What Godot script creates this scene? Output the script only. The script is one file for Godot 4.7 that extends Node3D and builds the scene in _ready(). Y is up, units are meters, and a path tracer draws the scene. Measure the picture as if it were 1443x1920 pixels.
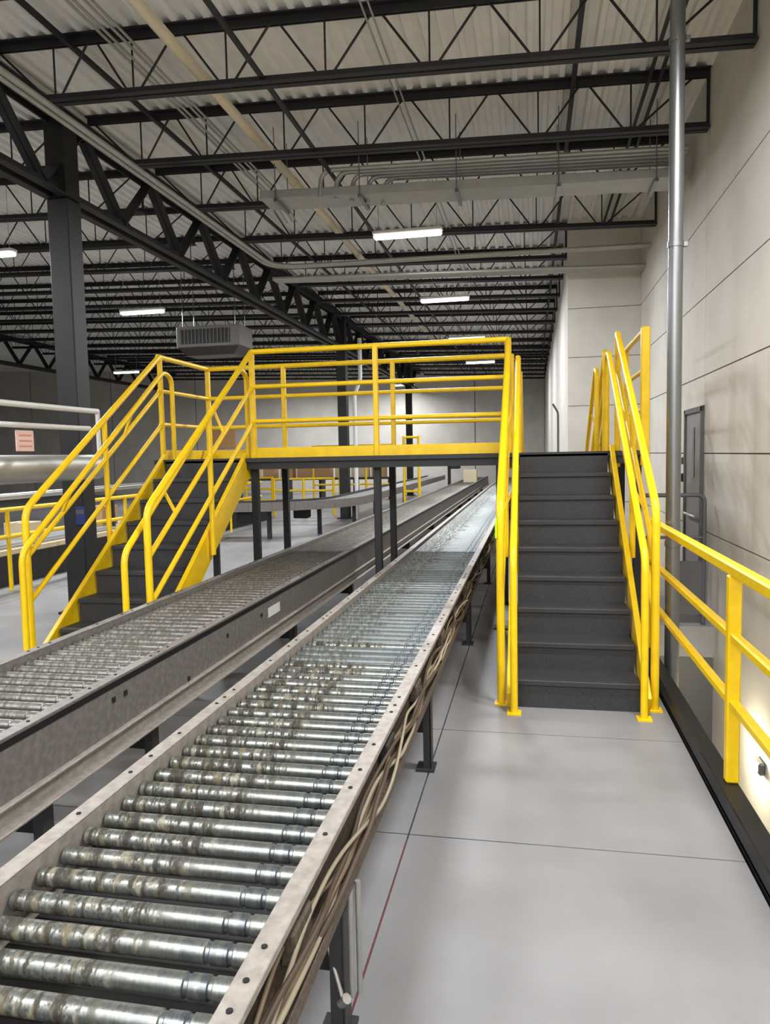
extends Node3D
# A warehouse aisle: two roller conveyors, a yellow crossover bridge with stairs, open-web roof joists.
# x = right, y = up, -z = down the aisle; the camera stands at x 0, z 0.

var M := {}
var taken := {}
var rng := RandomNumberGenerator.new()
const SLOPE := -0.036            # the roof falls towards the right-hand wall
const WALL_X := 1.7
const FAR_Z := -33.6
const PITCH := 0.1016

# ---------------------------------------------------------------- naming and nodes
func numbered(n: String) -> String:
	if not taken.has(n):
		taken[n] = 0
		return n
	taken[n] += 1
	return "%s_%03d" % [n, taken[n]]

func tag(o, label: String, category: String, group := "", kind := ""):
	o.set_meta("label", label)
	o.set_meta("category", category)
	if group != "":
		o.set_meta("group", group)
	if kind != "":
		o.set_meta("kind", kind)
	return o

func thing(called: String, label: String, category: String, at := Vector3.ZERO, group := "") -> Node3D:
	var o := Node3D.new()
	o.name = numbered(called)
	add_child(o)
	o.position = at
	tag(o, label, category, group)
	return o

func inst(mesh: Mesh, called: String, mat: Material, parent: Node3D, at := Vector3.ZERO) -> MeshInstance3D:
	var o := MeshInstance3D.new()
	o.name = called
	o.mesh = mesh
	o.material_override = mat
	parent.add_child(o, true)
	o.position = at
	return o

func single(mesh: Mesh, called: String, mat: Material, label: String, category: String, at := Vector3.ZERO, group := "") -> MeshInstance3D:
	var o := inst(mesh, numbered(called), mat, self, at)
	tag(o, label, category, group)
	return o

func struct(mesh: Mesh, called: String, mat: Material, label: String, category: String) -> MeshInstance3D:
	var o := inst(mesh, called, mat, self)
	tag(o, label, category, "", "structure")
	return o

func copy(o: Node3D, called: String, at: Vector3) -> Node3D:
	var c: Node3D = o.duplicate()
	c.name = numbered(called)
	add_child(c)
	c.position = at
	return c

# ---------------------------------------------------------------- shapes
func S() -> SurfaceTool:
	var st := SurfaceTool.new()
	st.begin(Mesh.PRIMITIVE_TRIANGLES)
	return st

func tri(st: SurfaceTool, p: Array, n: Array, uv: Array):
	# one triangle, wound clockwise as seen from the side its normals point to
	var o := [0, 1, 2]
	if (p[2] - p[0]).cross(p[1] - p[0]).dot(n[0] + n[1] + n[2]) < 0.0:
		o = [0, 2, 1]
	for i in o:
		st.set_normal(n[i])
		st.set_uv(uv[i])
		st.add_vertex(p[i])

func quad(st: SurfaceTool, a: Vector3, b: Vector3, c: Vector3, d: Vector3, n: Vector3):
	# a, b, c, d clockwise seen from outside
	var uv := [Vector2(0, 0), Vector2(1, 0), Vector2(1, 1), Vector2(0, 1)]
	var p := [a, b, c, d]
	for k in [[0, 1, 2], [0, 2, 3]]:
		tri(st, [p[k[0]], p[k[1]], p[k[2]]], [n, n, n], [uv[k[0]], uv[k[1]], uv[k[2]]])

func obox(st: SurfaceTool, c: Vector3, s: Vector3, b := Basis.IDENTITY, ch := 0.0):
	# an oriented box with an optional chamfer along its twelve edges
	var h := s * 0.5
	var ax := [Vector3.RIGHT, Vector3.UP, Vector3.BACK]
	if ch <= 0.0:
		for i in 3:
			for sg in [-1.0, 1.0]:
				var n: Vector3 = ax[i] * sg
				var u: Vector3 = ax[(i + 1) % 3]
				var v: Vector3 = ax[(i + 2) % 3] * sg
				var o: Vector3 = n * h[i]
				u = u * h[(i + 1) % 3]
				v = v * h[(i + 2) % 3]
				quad(st, c + b * (o - u - v), c + b * (o - u + v), c + b * (o + u + v), c + b * (o + u - v), (b * n).normalized())
		return
	ch = min(ch, min(h.x, min(h.y, h.z)) * 0.9)
	for i in 3:
		var j := (i + 1) % 3
		var k := (i + 2) % 3
		for sg in [-1.0, 1.0]:
			var n: Vector3 = ax[i] * sg
			var u: Vector3 = ax[j] * (h[j] - ch)
			var v: Vector3 = ax[k] * (h[k] - ch) * sg
			var o: Vector3 = n * h[i]
			quad(st, c + b * (o - u - v), c + b * (o - u + v), c + b * (o + u + v), c + b * (o + u - v), (b * n).normalized())
		# the four chamfers along axis i
		for sj in [-1.0, 1.0]:
			for sk in [-1.0, 1.0]:
				var e: Vector3 = ax[i] * (h[i] - ch)
				var p0: Vector3 = ax[j] * sj * h[j] + ax[k] * sk * (h[k] - ch)
				var p1: Vector3 = ax[j] * sj * (h[j] - ch) + ax[k] * sk * h[k]
				var nn: Vector3 = (b * (ax[j] * sj + ax[k] * sk)).normalized()
				if sj * sk > 0:
					quad(st, c + b * (p0 - e), c + b * (p1 - e), c + b * (p1 + e), c + b * (p0 + e), nn)
				else:
					quad(st, c + b * (p1 - e), c + b * (p0 - e), c + b * (p0 + e), c + b * (p1 + e), nn)
	for sx in [-1.0, 1.0]:
		for sy in [-1.0, 1.0]:
			for sz in [-1.0, 1.0]:
				var q0 := Vector3(sx * h.x, sy * (h.y - ch), sz * (h.z - ch))
				var q1 := Vector3(sx * (h.x - ch), sy * h.y, sz * (h.z - ch))
				var q2 := Vector3(sx * (h.x - ch), sy * (h.y - ch), sz * h.z)
				var nn: Vector3 = (b * Vector3(sx, sy, sz)).normalized()
				tri(st, [c + b * q0, c + b * q1, c + b * q2], [nn, nn, nn], [Vector2.ZERO, Vector2.ZERO, Vector2.ZERO])

func box(s: Vector3, ch := 0.0) -> ArrayMesh:
	var st := S()
	obox(st, Vector3.ZERO, s, Basis.IDENTITY, ch)
	return st.commit()

func span(a: Vector3, b: Vector3, ch := 0.0) -> ArrayMesh:
	# a box from corner to corner, kept where it stands
	var st := S()
	obox(st, (a + b) * 0.5, (b - a).abs(), Basis.IDENTITY, ch)
	return st.commit()

func addspan(st: SurfaceTool, a: Vector3, b: Vector3, ch := 0.0):
	obox(st, (a + b) * 0.5, (b - a).abs(), Basis.IDENTITY, ch)

func bar(st: SurfaceTool, a: Vector3, b: Vector3, w: float, h: float, up := Vector3.UP, ch := 0.0):
	# a straight bar of section w x h from a to b
	var z := (b - a).normalized()
	if abs(z.dot(up)) > 0.999:
		up = Vector3.BACK
	var x := up.cross(z).normalized()
	var y := z.cross(x).normalized()
	obox(st, (a + b) * 0.5, Vector3(w, h, a.distance_to(b)), Basis(x, y, z), ch)

func rounded(pts: Array, rad: float, seg := 5) -> Array:
	var out := [pts[0]]
	for i in range(1, pts.size() - 1):
		var p: Vector3 = pts[i]
		var a: Vector3 = pts[i - 1]
		var b: Vector3 = pts[i + 1]
		var ra: float = min(rad, min(p.distance_to(a), p.distance_to(b)) * 0.49)
		var s: Vector3 = p + (a - p).normalized() * ra
		var e: Vector3 = p + (b - p).normalized() * ra
		for k in seg + 1:
			var t := float(k) / seg
			out.append(s.lerp(p, t).lerp(p.lerp(e, t), t))
	out.append(pts[-1])
	return out

func sweep(st: SurfaceTool, pts: Array, r: float, n := 10):
	var rings := []
	var up := Vector3.UP
	var prev: Vector3 = (pts[1] - pts[0]).normalized()
	if abs(prev.dot(up)) > 0.95:
		up = Vector3.RIGHT
	var x := up.cross(prev).normalized()
	for i in pts.size():
		var t: Vector3
		if i == 0:
			t = (pts[1] - pts[0]).normalized()
		elif i == pts.size() - 1:
			t = (pts[i] - pts[i - 1]).normalized()
		else:
			t = ((pts[i] - pts[i - 1]).normalized() + (pts[i + 1] - pts[i]).normalized()).normalized()
		x = (x - t * x.dot(t)).normalized()
		var y := t.cross(x)
		var ring := []
		for k in n:
			var a := TAU * k / n
			ring.append(x * cos(a) + y * sin(a))
		rings.append(ring)
	for i in pts.size() - 1:
		for k in n:
			var k2 := (k + 1) % n
			for ids in [[[i, k], [i, k2], [i + 1, k2]], [[i, k], [i + 1, k2], [i + 1, k]]]:
				var pp := []
				var nv := []
				var uv := []
				for q in ids:
					var d: Vector3 = rings[q[0]][q[1]]
					nv.append(d)
					uv.append(Vector2(float(q[0]) / (pts.size() - 1), float(q[1]) / n))
					pp.append(pts[q[0]] + d * r)
				tri(st, pp, nv, uv)
	for e in [0, pts.size() - 1]:
		var nn: Vector3 = (pts[0] - pts[1]).normalized() if e == 0 else (pts[e] - pts[e - 1]).normalized()
		for k in n:
			var k2 := (k + 1) % n
			tri(st, [pts[e], pts[e] + rings[e][k2] * r, pts[e] + rings[e][k] * r], [nn, nn, nn], [Vector2.ZERO, Vector2.ZERO, Vector2.ZERO])

func pipe(pts: Array, r: float, n := 10) -> ArrayMesh:
	var st := S()
	sweep(st, pts, r, n)
	return st.commit()

func lathe_x(profile: Array, n: int) -> ArrayMesh:
	# profile: [x, radius] pairs turned about the x axis; u runs along x, v round it
	var st := S()
	var x0: float = profile[0][0]
	var lx: float = profile[-1][0] - x0
	for i in profile.size() - 1:
		var a: Array = profile[i]
		var b: Array = profile[i + 1]
		var nn := Vector2(-(b[1] - a[1]), b[0] - a[0]).normalized()
		for k in n:
			for idx in [[[a, k], [a, k + 1], [b, k + 1]], [[a, k], [b, k + 1], [b, k]]]:
				var pp := []
				var nv := []
				var uv := []
				for q in idx:
					var an: float = TAU * q[1] / n
					nv.append(Vector3(nn.x, nn.y * cos(an), nn.y * sin(an)).normalized())
					uv.append(Vector2((q[0][0] - x0) / lx, float(q[1]) / n))
					pp.append(Vector3(q[0][0], q[0][1] * cos(an), q[0][1] * sin(an)))
				tri(st, pp, nv, uv)
	return st.commit()

# ---------------------------------------------------------------- materials
func flat(called: String, c: Color, rough: float, metal := 0.0, spec := 0.5) -> StandardMaterial3D:
	var m := StandardMaterial3D.new()
	m.albedo_color = c
	m.roughness = rough
	m.metallic = metal
	m.metallic_specular = spec
	M[called] = m
	return m

func noise_tex(freq: float, seed_: int, lo: Color, hi: Color, size := 512, octaves := 5, mid = null) -> NoiseTexture2D:
	var n := FastNoiseLite.new()
	n.noise_type = FastNoiseLite.TYPE_SIMPLEX_SMOOTH
	n.frequency = freq
	n.seed = seed_
	n.fractal_octaves = octaves
	var t := NoiseTexture2D.new()
	t.width = size
	t.height = size
	t.seamless = true
	t.noise = n
	var g := Gradient.new()
	g.set_color(0, lo)
	g.set_color(1, hi)
	if mid != null:
		g.add_point(0.5, mid)
	t.color_ramp = g
	return t

func mottled(called: String, lo: Color, hi: Color, rough: float, freq: float, scale: float, seed_: int, metal := 0.0) -> StandardMaterial3D:
	var m := flat(called, Color.WHITE, rough, metal)
	m.albedo_texture = noise_tex(freq, seed_, lo, hi)
	m.uv1_triplanar = true
	m.uv1_world_triplanar = true
	m.uv1_scale = Vector3.ONE * scale
	return m

func roller_material(called: String, seed_: int, dirt: float, dirt_from: float, dirt_to: float, base: Color, bands: bool) -> StandardMaterial3D:
	# galvanised tube: fine turned scratches, caked brown grime worn into rings, dark blue rubbed bands at the drive end
	var w := 512
	var hgt := 64
	var img := Image.create(w, hgt, false, Image.FORMAT_RGB8)
	var orm := Image.create(w, hgt, false, Image.FORMAT_RGB8)
	var clean := called.begins_with("roller_clean")
	var ro := 0.44 if clean else 0.36
	var me := 0.6 if clean else 0.85
	var n := FastNoiseLite.new()
	n.seed = seed_
	n.frequency = 0.02
	n.fractal_octaves = 4
	var r := RandomNumberGenerator.new()
	r.seed = seed_
	var scratch := []
	for x in w:
		scratch.append(r.randf_range(-0.07, 0.07))
	var e0 := dirt_from + r.randf_range(-0.03, 0.03)
	var e1 := dirt_to + r.randf_range(-0.07, 0.07)
	for x in w:
		var u := float(x) / w
		var ring := n.get_noise_2d(x * 2.2, 900.0)
		for y in hgt:
			var a := TAU * y / hgt
			var blot := n.get_noise_3d(x * 1.3, cos(a) * 34.0, sin(a) * 34.0 + seed_)
			var fine := n.get_noise_3d(x * 7.0, cos(a) * 90.0, sin(a) * 90.0)
			var c := base
			c = c * (1.0 + scratch[x] + fine * 0.12)
			var inside := smoothstep(e0 - 0.04, e0 + 0.04, u) * (1.0 - smoothstep(e1 - 0.08, e1 + 0.08, u))
			var k: float = clamp(smoothstep(-0.45, 0.5, blot * 0.7 + ring * 1.1 + fine * 0.7) * inside * dirt, 0.0, 0.95)
			c = c.lerp(Color(0.16, 0.145, 0.105), k)
			var pale: float = smoothstep(0.05, 0.5, n.get_noise_3d(x * 1.9 + 300.0, cos(a) * 14.0, sin(a) * 14.0) + fine * 0.3) * inside * dirt
			c = c.lerp(Color(0.52, 0.48, 0.37), pale * 0.6)
			if bands:
				var bl := 0.0
				for q in [[0.79, 0.03, 0.2], [0.87, 0.025, 0.35], [0.925, 0.02, 0.5]]:
					bl = max(bl, q[2] * (1.0 - smoothstep(q[1] * 0.5, q[1], abs(u - q[0] + scratch[0] * 0.4))))
				c = c.lerp(Color(0.27, 0.30, 0.36), bl * (0.6 + 0.8 * abs(fine)))
			var grime: float = max(k, pale * 0.8)
			orm.set_pixel(x, y, Color(1.0, lerp(ro + fine * 0.08, 0.7, grime), lerp(me, 0.1, grime)))
			img.set_pixel(x, y, Color(clamp(c.r, 0, 1), clamp(c.g, 0, 1), clamp(c.b, 0, 1)))
	var m := flat(called, Color.WHITE, 1.0, 1.0)
	var ot := ImageTexture.create_from_image(orm)
	m.roughness_texture = ot
	m.roughness_texture_channel = BaseMaterial3D.TEXTURE_CHANNEL_GREEN
	m.metallic_texture = ot
	m.metallic_texture_channel = BaseMaterial3D.TEXTURE_CHANNEL_BLUE
	m.albedo_texture = ImageTexture.create_from_image(img)
	return m

func make_materials():
	mottled("concrete", Color(0.49, 0.485, 0.485), Color(0.575, 0.57, 0.57), 0.45, 0.006, 0.28, 3)
	mottled("joint", Color(0.30, 0.30, 0.31), Color(0.38, 0.38, 0.385), 0.9, 0.02, 1.0, 4)
	flat("red_filler", Color(0.44, 0.20, 0.235), 0.8)
	mottled("wall_paint", Color(0.80, 0.78, 0.75), Color(0.85, 0.835, 0.805), 0.75, 0.008, 0.3, 5)
	flat("reveal", Color(0.40, 0.385, 0.37), 0.9)
	mottled("deck", Color(0.88, 0.875, 0.86), Color(0.95, 0.945, 0.93), 0.6, 0.008, 0.35, 7)
	flat("steel_black", Color(0.105, 0.10, 0.105), 0.55, 0.0)
	mottled("column_paint", Color(0.075, 0.072, 0.075), Color(0.11, 0.107, 0.107), 0.55, 0.01, 0.6, 8)
	mottled("yellow", Color(0.91, 0.74, 0.02), Color(0.97, 0.81, 0.04), 0.38, 0.012, 1.2, 9)
	mottled("tread", Color(0.15, 0.15, 0.155), Color(0.22, 0.22, 0.225), 0.62, 0.05, 1.6, 10)
	flat("plate_dark", Color(0.12, 0.12, 0.13), 0.55)
	mottled("rail_taupe", Color(0.52, 0.49, 0.46), Color(0.64, 0.61, 0.575), 0.5, 0.02, 2.0, 11, 0.15)
	mottled("rail_grey", Color(0.42, 0.40, 0.385), Color(0.53, 0.51, 0.49), 0.45, 0.02, 2.0, 12, 0.25)
	mottled("grime", Color(0.24, 0.205, 0.175), Color(0.44, 0.385, 0.32), 0.75, 0.03, 2.5, 13)
	flat("leg_grey", Color(0.20, 0.195, 0.195), 0.5, 0.1)
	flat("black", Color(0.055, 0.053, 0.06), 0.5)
	flat("hole", Color(0.06, 0.055, 0.05), 0.8)
	flat("silver", Color(0.72, 0.72, 0.715), 0.32, 0.9)
	flat("galv", Color(0.52, 0.525, 0.52), 0.3, 0.85)
	mottled("conduit", Color(0.64, 0.64, 0.62), Color(0.69, 0.69, 0.67), 0.42, 0.01, 0.8, 14, 0.5)
	flat("cream", Color(0.86, 0.81, 0.70), 0.55)
	flat("white_paint", Color(0.86, 0.86, 0.85), 0.45)
	flat("hose_tan", Color(0.50, 0.43, 0.33), 0.6)
	flat("hose_pale", Color(0.60, 0.555, 0.47), 0.6)
	flat("hose_brown", Color(0.30, 0.24, 0.19), 0.6)
	flat("door_grey", Color(0.53, 0.53, 0.535), 0.5)
	flat("glass_dark", Color(0.07, 0.075, 0.08), 0.15)
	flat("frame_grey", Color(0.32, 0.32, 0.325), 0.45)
	flat("carton", Color(0.70, 0.55, 0.38), 0.8)
	flat("carton_pale", Color(0.80, 0.74, 0.62), 0.8)
	flat("lime", Color(0.72, 0.95, 0.05), 0.5)
	flat("sign_pink", Color(0.93, 0.80, 0.77), 0.6)
	flat("sign_red", Color(0.86, 0.58, 0.55), 0.6)
	flat("sign_orange", Color(0.90, 0.70, 0.48), 0.6)
	flat("heater_grey", Color(0.44, 0.425, 0.41), 0.5)
	flat("belt", Color(0.58, 0.58, 0.58), 0.42)
	flat("blue", Color(0.10, 0.17, 0.40), 0.6)
	var l := flat("lamp", Color(1, 1, 1), 0.4)
	l.emission_enabled = true
	l.emission = Color(1.0, 0.985, 0.95)
	l.emission_energy_multiplier = 5.0

# ---------------------------------------------------------------- camera and light
func roof(x: float) -> float:
	return 5.33 + SLOPE * (x - WALL_X)

func fixture(at: Vector3, energy: float, seen := true):
	# a strip luminaire hung under the joists, with its own light
	var t := thing("strip_light", "white linear strip light hanging lit from the roof joists", "light", at, "linear strip lights under the roof")
	var st := S()
	obox(st, Vector3(0, 0.045, 0), Vector3(0.96, 0.05, 0.15), Basis.IDENTITY, 0.012)
	inst(st.commit(), "housing", M.white_paint, t)
	var d := S()
	obox(d, Vector3(0, -0.005, 0), Vector3(0.94, 0.05, 0.13), Basis.IDENTITY, 0.02)
	inst(d.commit(), "diffuser", M.lamp, t)
	for sx in [-0.4, 0.4]:
		inst(pipe([Vector3(sx, 0.07, 0), Vector3(sx, roof(at.x) - at.y - 0.02, 0)], 0.004, 5), "hanger_wire", M.silver, t)
	var a := AreaLight3D.new()
	a.name = "lamp_light"
	a.area_size = Vector2(0.94, 0.13)
	a.light_energy = energy
	a.light_color = Color(0.975, 0.985, 1.0)
	a.area_range = 40.0
	a.shadow_enabled = true
	t.add_child(a)
	a.position = Vector3(0, -0.034, 0)
	a.rotation_degrees = Vector3(-90, 0, 0)

func camera_and_light():
	var cam := Camera3D.new()
	cam.name = "camera"
	add_child(cam)
	cam.position = Vector3(0, 1.7, 0)
	cam.fov = rad_to_deg(2.0 * atan(960.0 / 1380.0))
	cam.rotation_order = EULER_ORDER_YXZ
	cam.rotation_degrees = Vector3(-4.4, 11.32, -1.163)
	cam.near = 0.05
	cam.far = 120.0
	cam.current = true
	var env := Environment.new()
	env.background_mode = Environment.BG_COLOR
	env.background_color = Color(0.02, 0.02, 0.022)
	env.tonemap_mode = Environment.TONE_MAPPER_LINEAR
	env.tonemap_exposure = 1.0
	env.sdfgi_enabled = true
	env.ssao_enabled = true
	env.ssil_enabled = true
	var we := WorldEnvironment.new()
	we.name = "environment"
	we.environment = env
	add_child(we)
	var e := 21.0
	for z in [-10.2, -14.6, -19.6, -24.8]:
		fixture(Vector3(-1.65, 4.7, z), e)
	for z in [-3.7, 3.0, 7.6]:
		fixture(Vector3(0.95, 4.7, z), e)
	for z in [1.8, 6.4]:  # added behind the camera, unseen, to brighten the deck and rollers
		fixture(Vector3(-1.65, 4.7, z), e)
		fixture(Vector3(-3.35, 4.65, z - 1.0), e)
	for z in [-9.6, -14.0, -5.0, -0.4, 4.2]:  # the nearer ones are unseen, added so floor bounce lifts the deck
		fixture(Vector3(-7.75, 4.7, z), e)
	fixture(Vector3(-5.4, 4.7, -31.6), e)
	fixture(Vector3(-9.6, 4.7, -30.2), e)  # added fixture, none known here, to brighten the far wall
	for z in [-24.0]:
		fixture(Vector3(-14.0, 4.8, z), e)

# ---------------------------------------------------------------- the building
func building():
	# floor: a sub-base with the concrete slabs on it, the saw-cut joints left open between them
	var fl := struct(span(Vector3(-30, -0.3, FAR_Z), Vector3(0.86, -0.03, 10)), "floor", M.joint, "pale grey polished concrete floor of the warehouse", "floor")
	var xs := [-30.0, -24.0, -18.0, -12.0, -6.3, -0.55, 0.86]
	var zs := [10.0, 4.0, -0.2, -3.14, -4.42, -9.0, -13.5, -18.0, -22.5, -27.0, FAR_Z]
	for i in xs.size() - 1:
		for j in zs.size() - 1:
			var g := 0.004
			inst(span(Vector3(xs[i] + g, -0.03, zs[j] - g), Vector3(xs[i + 1] - g, 0, zs[j + 1] + g)), "slab", M.concrete, fl)
	# the slab in front of the door, beyond the end of the pit
	inst(span(Vector3(0.864, -0.3, -7.42), Vector3(WALL_X, 0, FAR_Z)), "slab", M.concrete, fl)
	inst(span(Vector3(-0.552, -0.03, -3.1), Vector3(-0.548, -0.001, 3.0)), "joint_filler", M.red_filler, fl).set_meta("label", "dark red filler in the floor joint")
	# pit beside the right-hand wall
	struct(span(Vector3(0.86, -1.5, -7.6), Vector3(WALL_X + 0.2, -1.35, 10)), "floor_pit", M.concrete, "lower concrete floor of the pit along the wall", "floor")
	struct(span(Vector3(0.76, -1.4, -7.42), Vector3(0.86, -0.01, 10)), "wall_pit", M.wall_paint, "concrete side of the pit under the black kerb", "wall")
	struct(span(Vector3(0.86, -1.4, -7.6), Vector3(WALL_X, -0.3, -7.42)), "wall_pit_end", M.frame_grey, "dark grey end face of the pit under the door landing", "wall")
	var kb := S()
	addspan(kb, Vector3(0.87, 0.0, -7.4), Vector3(0.965, 0.10, 8), 0.006)
	addspan(kb, Vector3(0.87, -0.12, -7.4), Vector3(0.882, 0.02, 8))
	struct(kb.commit(), "trim_kerb", M.black, "black steel kerb along the edge of the pit", "kerb")
	# right-hand wall: tilt-up panels with dark reveals between them
	var wr := struct(span(Vector3(WALL_X + 0.012, -1.5, -12.6), Vector3(WALL_X + 0.25, 5.9, 10)), "wall_right", M.reveal, "cream painted concrete panel wall with dark reveal lines", "wall")
	var ys := [-1.5, 0.1, 0.875, 1.655, 2.435, 3.21, 3.985, 5.9]
	var wz := [10.0, 4.6, 0.4, -3.6, -7.92, -12.4]
	for i in wz.size() - 1:
		for j in ys.size() - 1:
			if i == 4 and j < 4 and ys[j + 1] > 0.1:
				continue
			inst(span(Vector3(WALL_X, ys[j] + 0.006, wz[i] - 0.006), Vector3(WALL_X + 0.02, ys[j + 1] - 0.006, wz[i + 1] + 0.006)), "panel", M.wall_paint, wr)
	for j in range(1, 4):
		inst(span(Vector3(WALL_X, ys[j] + 0.006, -8.78), Vector3(WALL_X + 0.02, min(ys[j + 1] - 0.006, 2.5), -12.394)), "panel", M.wall_paint, wr)
	inst(span(Vector3(WALL_X, 2.14, -7.926), Vector3(WALL_X + 0.02, 2.429, -8.78)), "panel", M.wall_paint, wr)
	# box room jutting out of the wall further down
	var bx := 0.58
	var wb := struct(span(Vector3(bx + 0.012, 0, FAR_Z), Vector3(WALL_X + 0.25, 5.8, -12.412)), "wall_room", M.reveal, "cream painted wall of the room jutting into the aisle", "wall")
	for j in range(1, ys.size() - 1):
		var y0: float = 0.0 if j == 1 else ys[j] + 0.005
		inst(span(Vector3(bx, y0, -12.42), Vector3(WALL_X, ys[j + 1] - 0.005, -12.40)), "panel", M.wall_paint, wb)
	var pz := [-12.42, -15.5, -18.6, -21.7, -24.8, -27.9, FAR_Z]
	for i in pz.size() - 1:
		inst(span(Vector3(bx, 0, pz[i] - 0.01), Vector3(bx + 0.02, 5.75, pz[i + 1] + 0.01)), "panel", M.wall_paint, wb)
	# far, left and rear walls
	var wf := struct(span(Vector3(-30.2, -0.3, FAR_Z - 0.3), Vector3(WALL_X + 0.25, 7.0, FAR_Z - 0.02)), "wall_far", M.reveal, "pale painted wall closing the far end of the warehouse", "wall")
	var fx := [-30.0, -25.0, -20.5, -16.0, -11.5, -7.0, -2.5, 0.58]
	for i in fx.size() - 1:
		inst(span(Vector3(fx[i] + 0.02, 0, FAR_Z - 0.03), Vector3(fx[i + 1] - 0.02, 6.9, FAR_Z)), "panel", M.wall_paint, wf)
	struct(span(Vector3(-30.3, -0.3, FAR_Z), Vector3(-30, 7.0, 10)), "wall_left", M.wall_paint, "pale painted wall far off to the left", "wall")
	struct(span(Vector3(-30.3, -1.5, 10), Vector3(WALL_X + 0.25, 7.0, 10.3)), "wall_rear", M.wall_paint, "pale painted wall behind the aisle", "wall")
	# roof deck: trapezoidal ribs running down the aisle
	var st := S()
	var per := 0.152
	var x := WALL_X
	while x > -30.0:
		var pr := [[0.0, 0.0], [0.045, 0.0], [0.062, 0.042], [0.135, 0.042], [0.152, 0.0]]
		for k in 4:
			var xa: float = x - pr[k][0]
			var xb: float = x - pr[k + 1][0]
			var a := Vector3(xa, roof(xa) + pr[k][1], 10)
			var b := Vector3(xb, roof(xb) + pr[k + 1][1], 10)
			var c := Vector3(b.x, b.y, FAR_Z)
			var d := Vector3(a.x, a.y, FAR_Z)
			var n := Vector3(-(b.y - a.y), b.x - a.x, 0).normalized()
			quad(st, a, b, c, d, n)
		x -= per
	bar(st, Vector3(WALL_X + 0.2, roof(WALL_X) + 0.1, -11.8), Vector3(-30.2, roof(-30.2) + 0.1, -11.8), 43.8, 0.08)
	struct(st.commit(), "ceiling", M.deck, "pale ribbed metal roof deck above the black joists", "ceiling")

func joist_parts(t: Node3D, x1: float, nodes: Array, x0: float, each: bool):
	# x1 right end, x0 left end, nodes: x of the lower panel points from right to left
	var bot := func(x): return Vector3(x, roof(x) - 0.555, 0)
	var top := func(x): return Vector3(x, roof(x) - 0.045, 0)
	var st := S()
	for s in [-1.0, 1.0]:
		bar(st, top.call(x1) + Vector3(0, 0.005, 0.016 * s), top.call(x0) + Vector3(0, 0.005, 0.016 * s), 0.012, 0.075)
	bar(st, top.call(x1) + Vector3(0, 0.038, 0), top.call(x0) + Vector3(0, 0.038, 0), 0.145, 0.012)
	inst(st.commit(), "top_chord", M.steel_black, t)
	var sb := S()
	var xl: float = nodes[-1]
	for s in [-1.0, 1.0]:
		bar(sb, bot.call(x1) + Vector3(0, 0, 0.043 * s), bot.call(xl - 0.12) + Vector3(0, 0, 0.043 * s), 0.062, 0.012)
		bar(sb, bot.call(x1) + Vector3(0, 0.03, 0.016 * s), bot.call(xl - 0.12) + Vector3(0, 0.03, 0.016 * s), 0.012, 0.065)
	inst(sb.commit(), "bottom_chord", M.steel_black, t)
	var ends := []
	ends.append([bot.call(x1 - 0.01), top.call(x1 - 0.01), 0.016])
	ends.append([bot.call(nodes[0]), top.call(x1 - 0.12), 0.011])
	for i in nodes.size():
		var xn: float = nodes[i]
		ends.append([bot.call(xn), top.call(xn), 0.009])
		if i + 1 < nodes.size():
			var xm: float = (xn + nodes[i + 1]) * 0.5
			ends.append([bot.call(xn - 0.03), top.call(xm + 0.03), 0.011])
			ends.append([bot.call(nodes[i + 1] + 0.03), top.call(xm - 0.03), 0.011])
	ends.append([bot.call(xl - 0.05), top.call(max(x0 + 0.05, xl - 0.6)), 0.012])
	if each:
		for e in ends:
			inst(pipe([e[0], e[1]], e[2], 6), "web_bar", M.steel_black, t)
	else:
		var sw := S()
		for e in ends:
			sweep(sw, [e[0], e[1]], e[2], 4)
		inst(sw.commit(), "web_bars", M.steel_black, t).set_meta("kind", "stuff")

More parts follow.
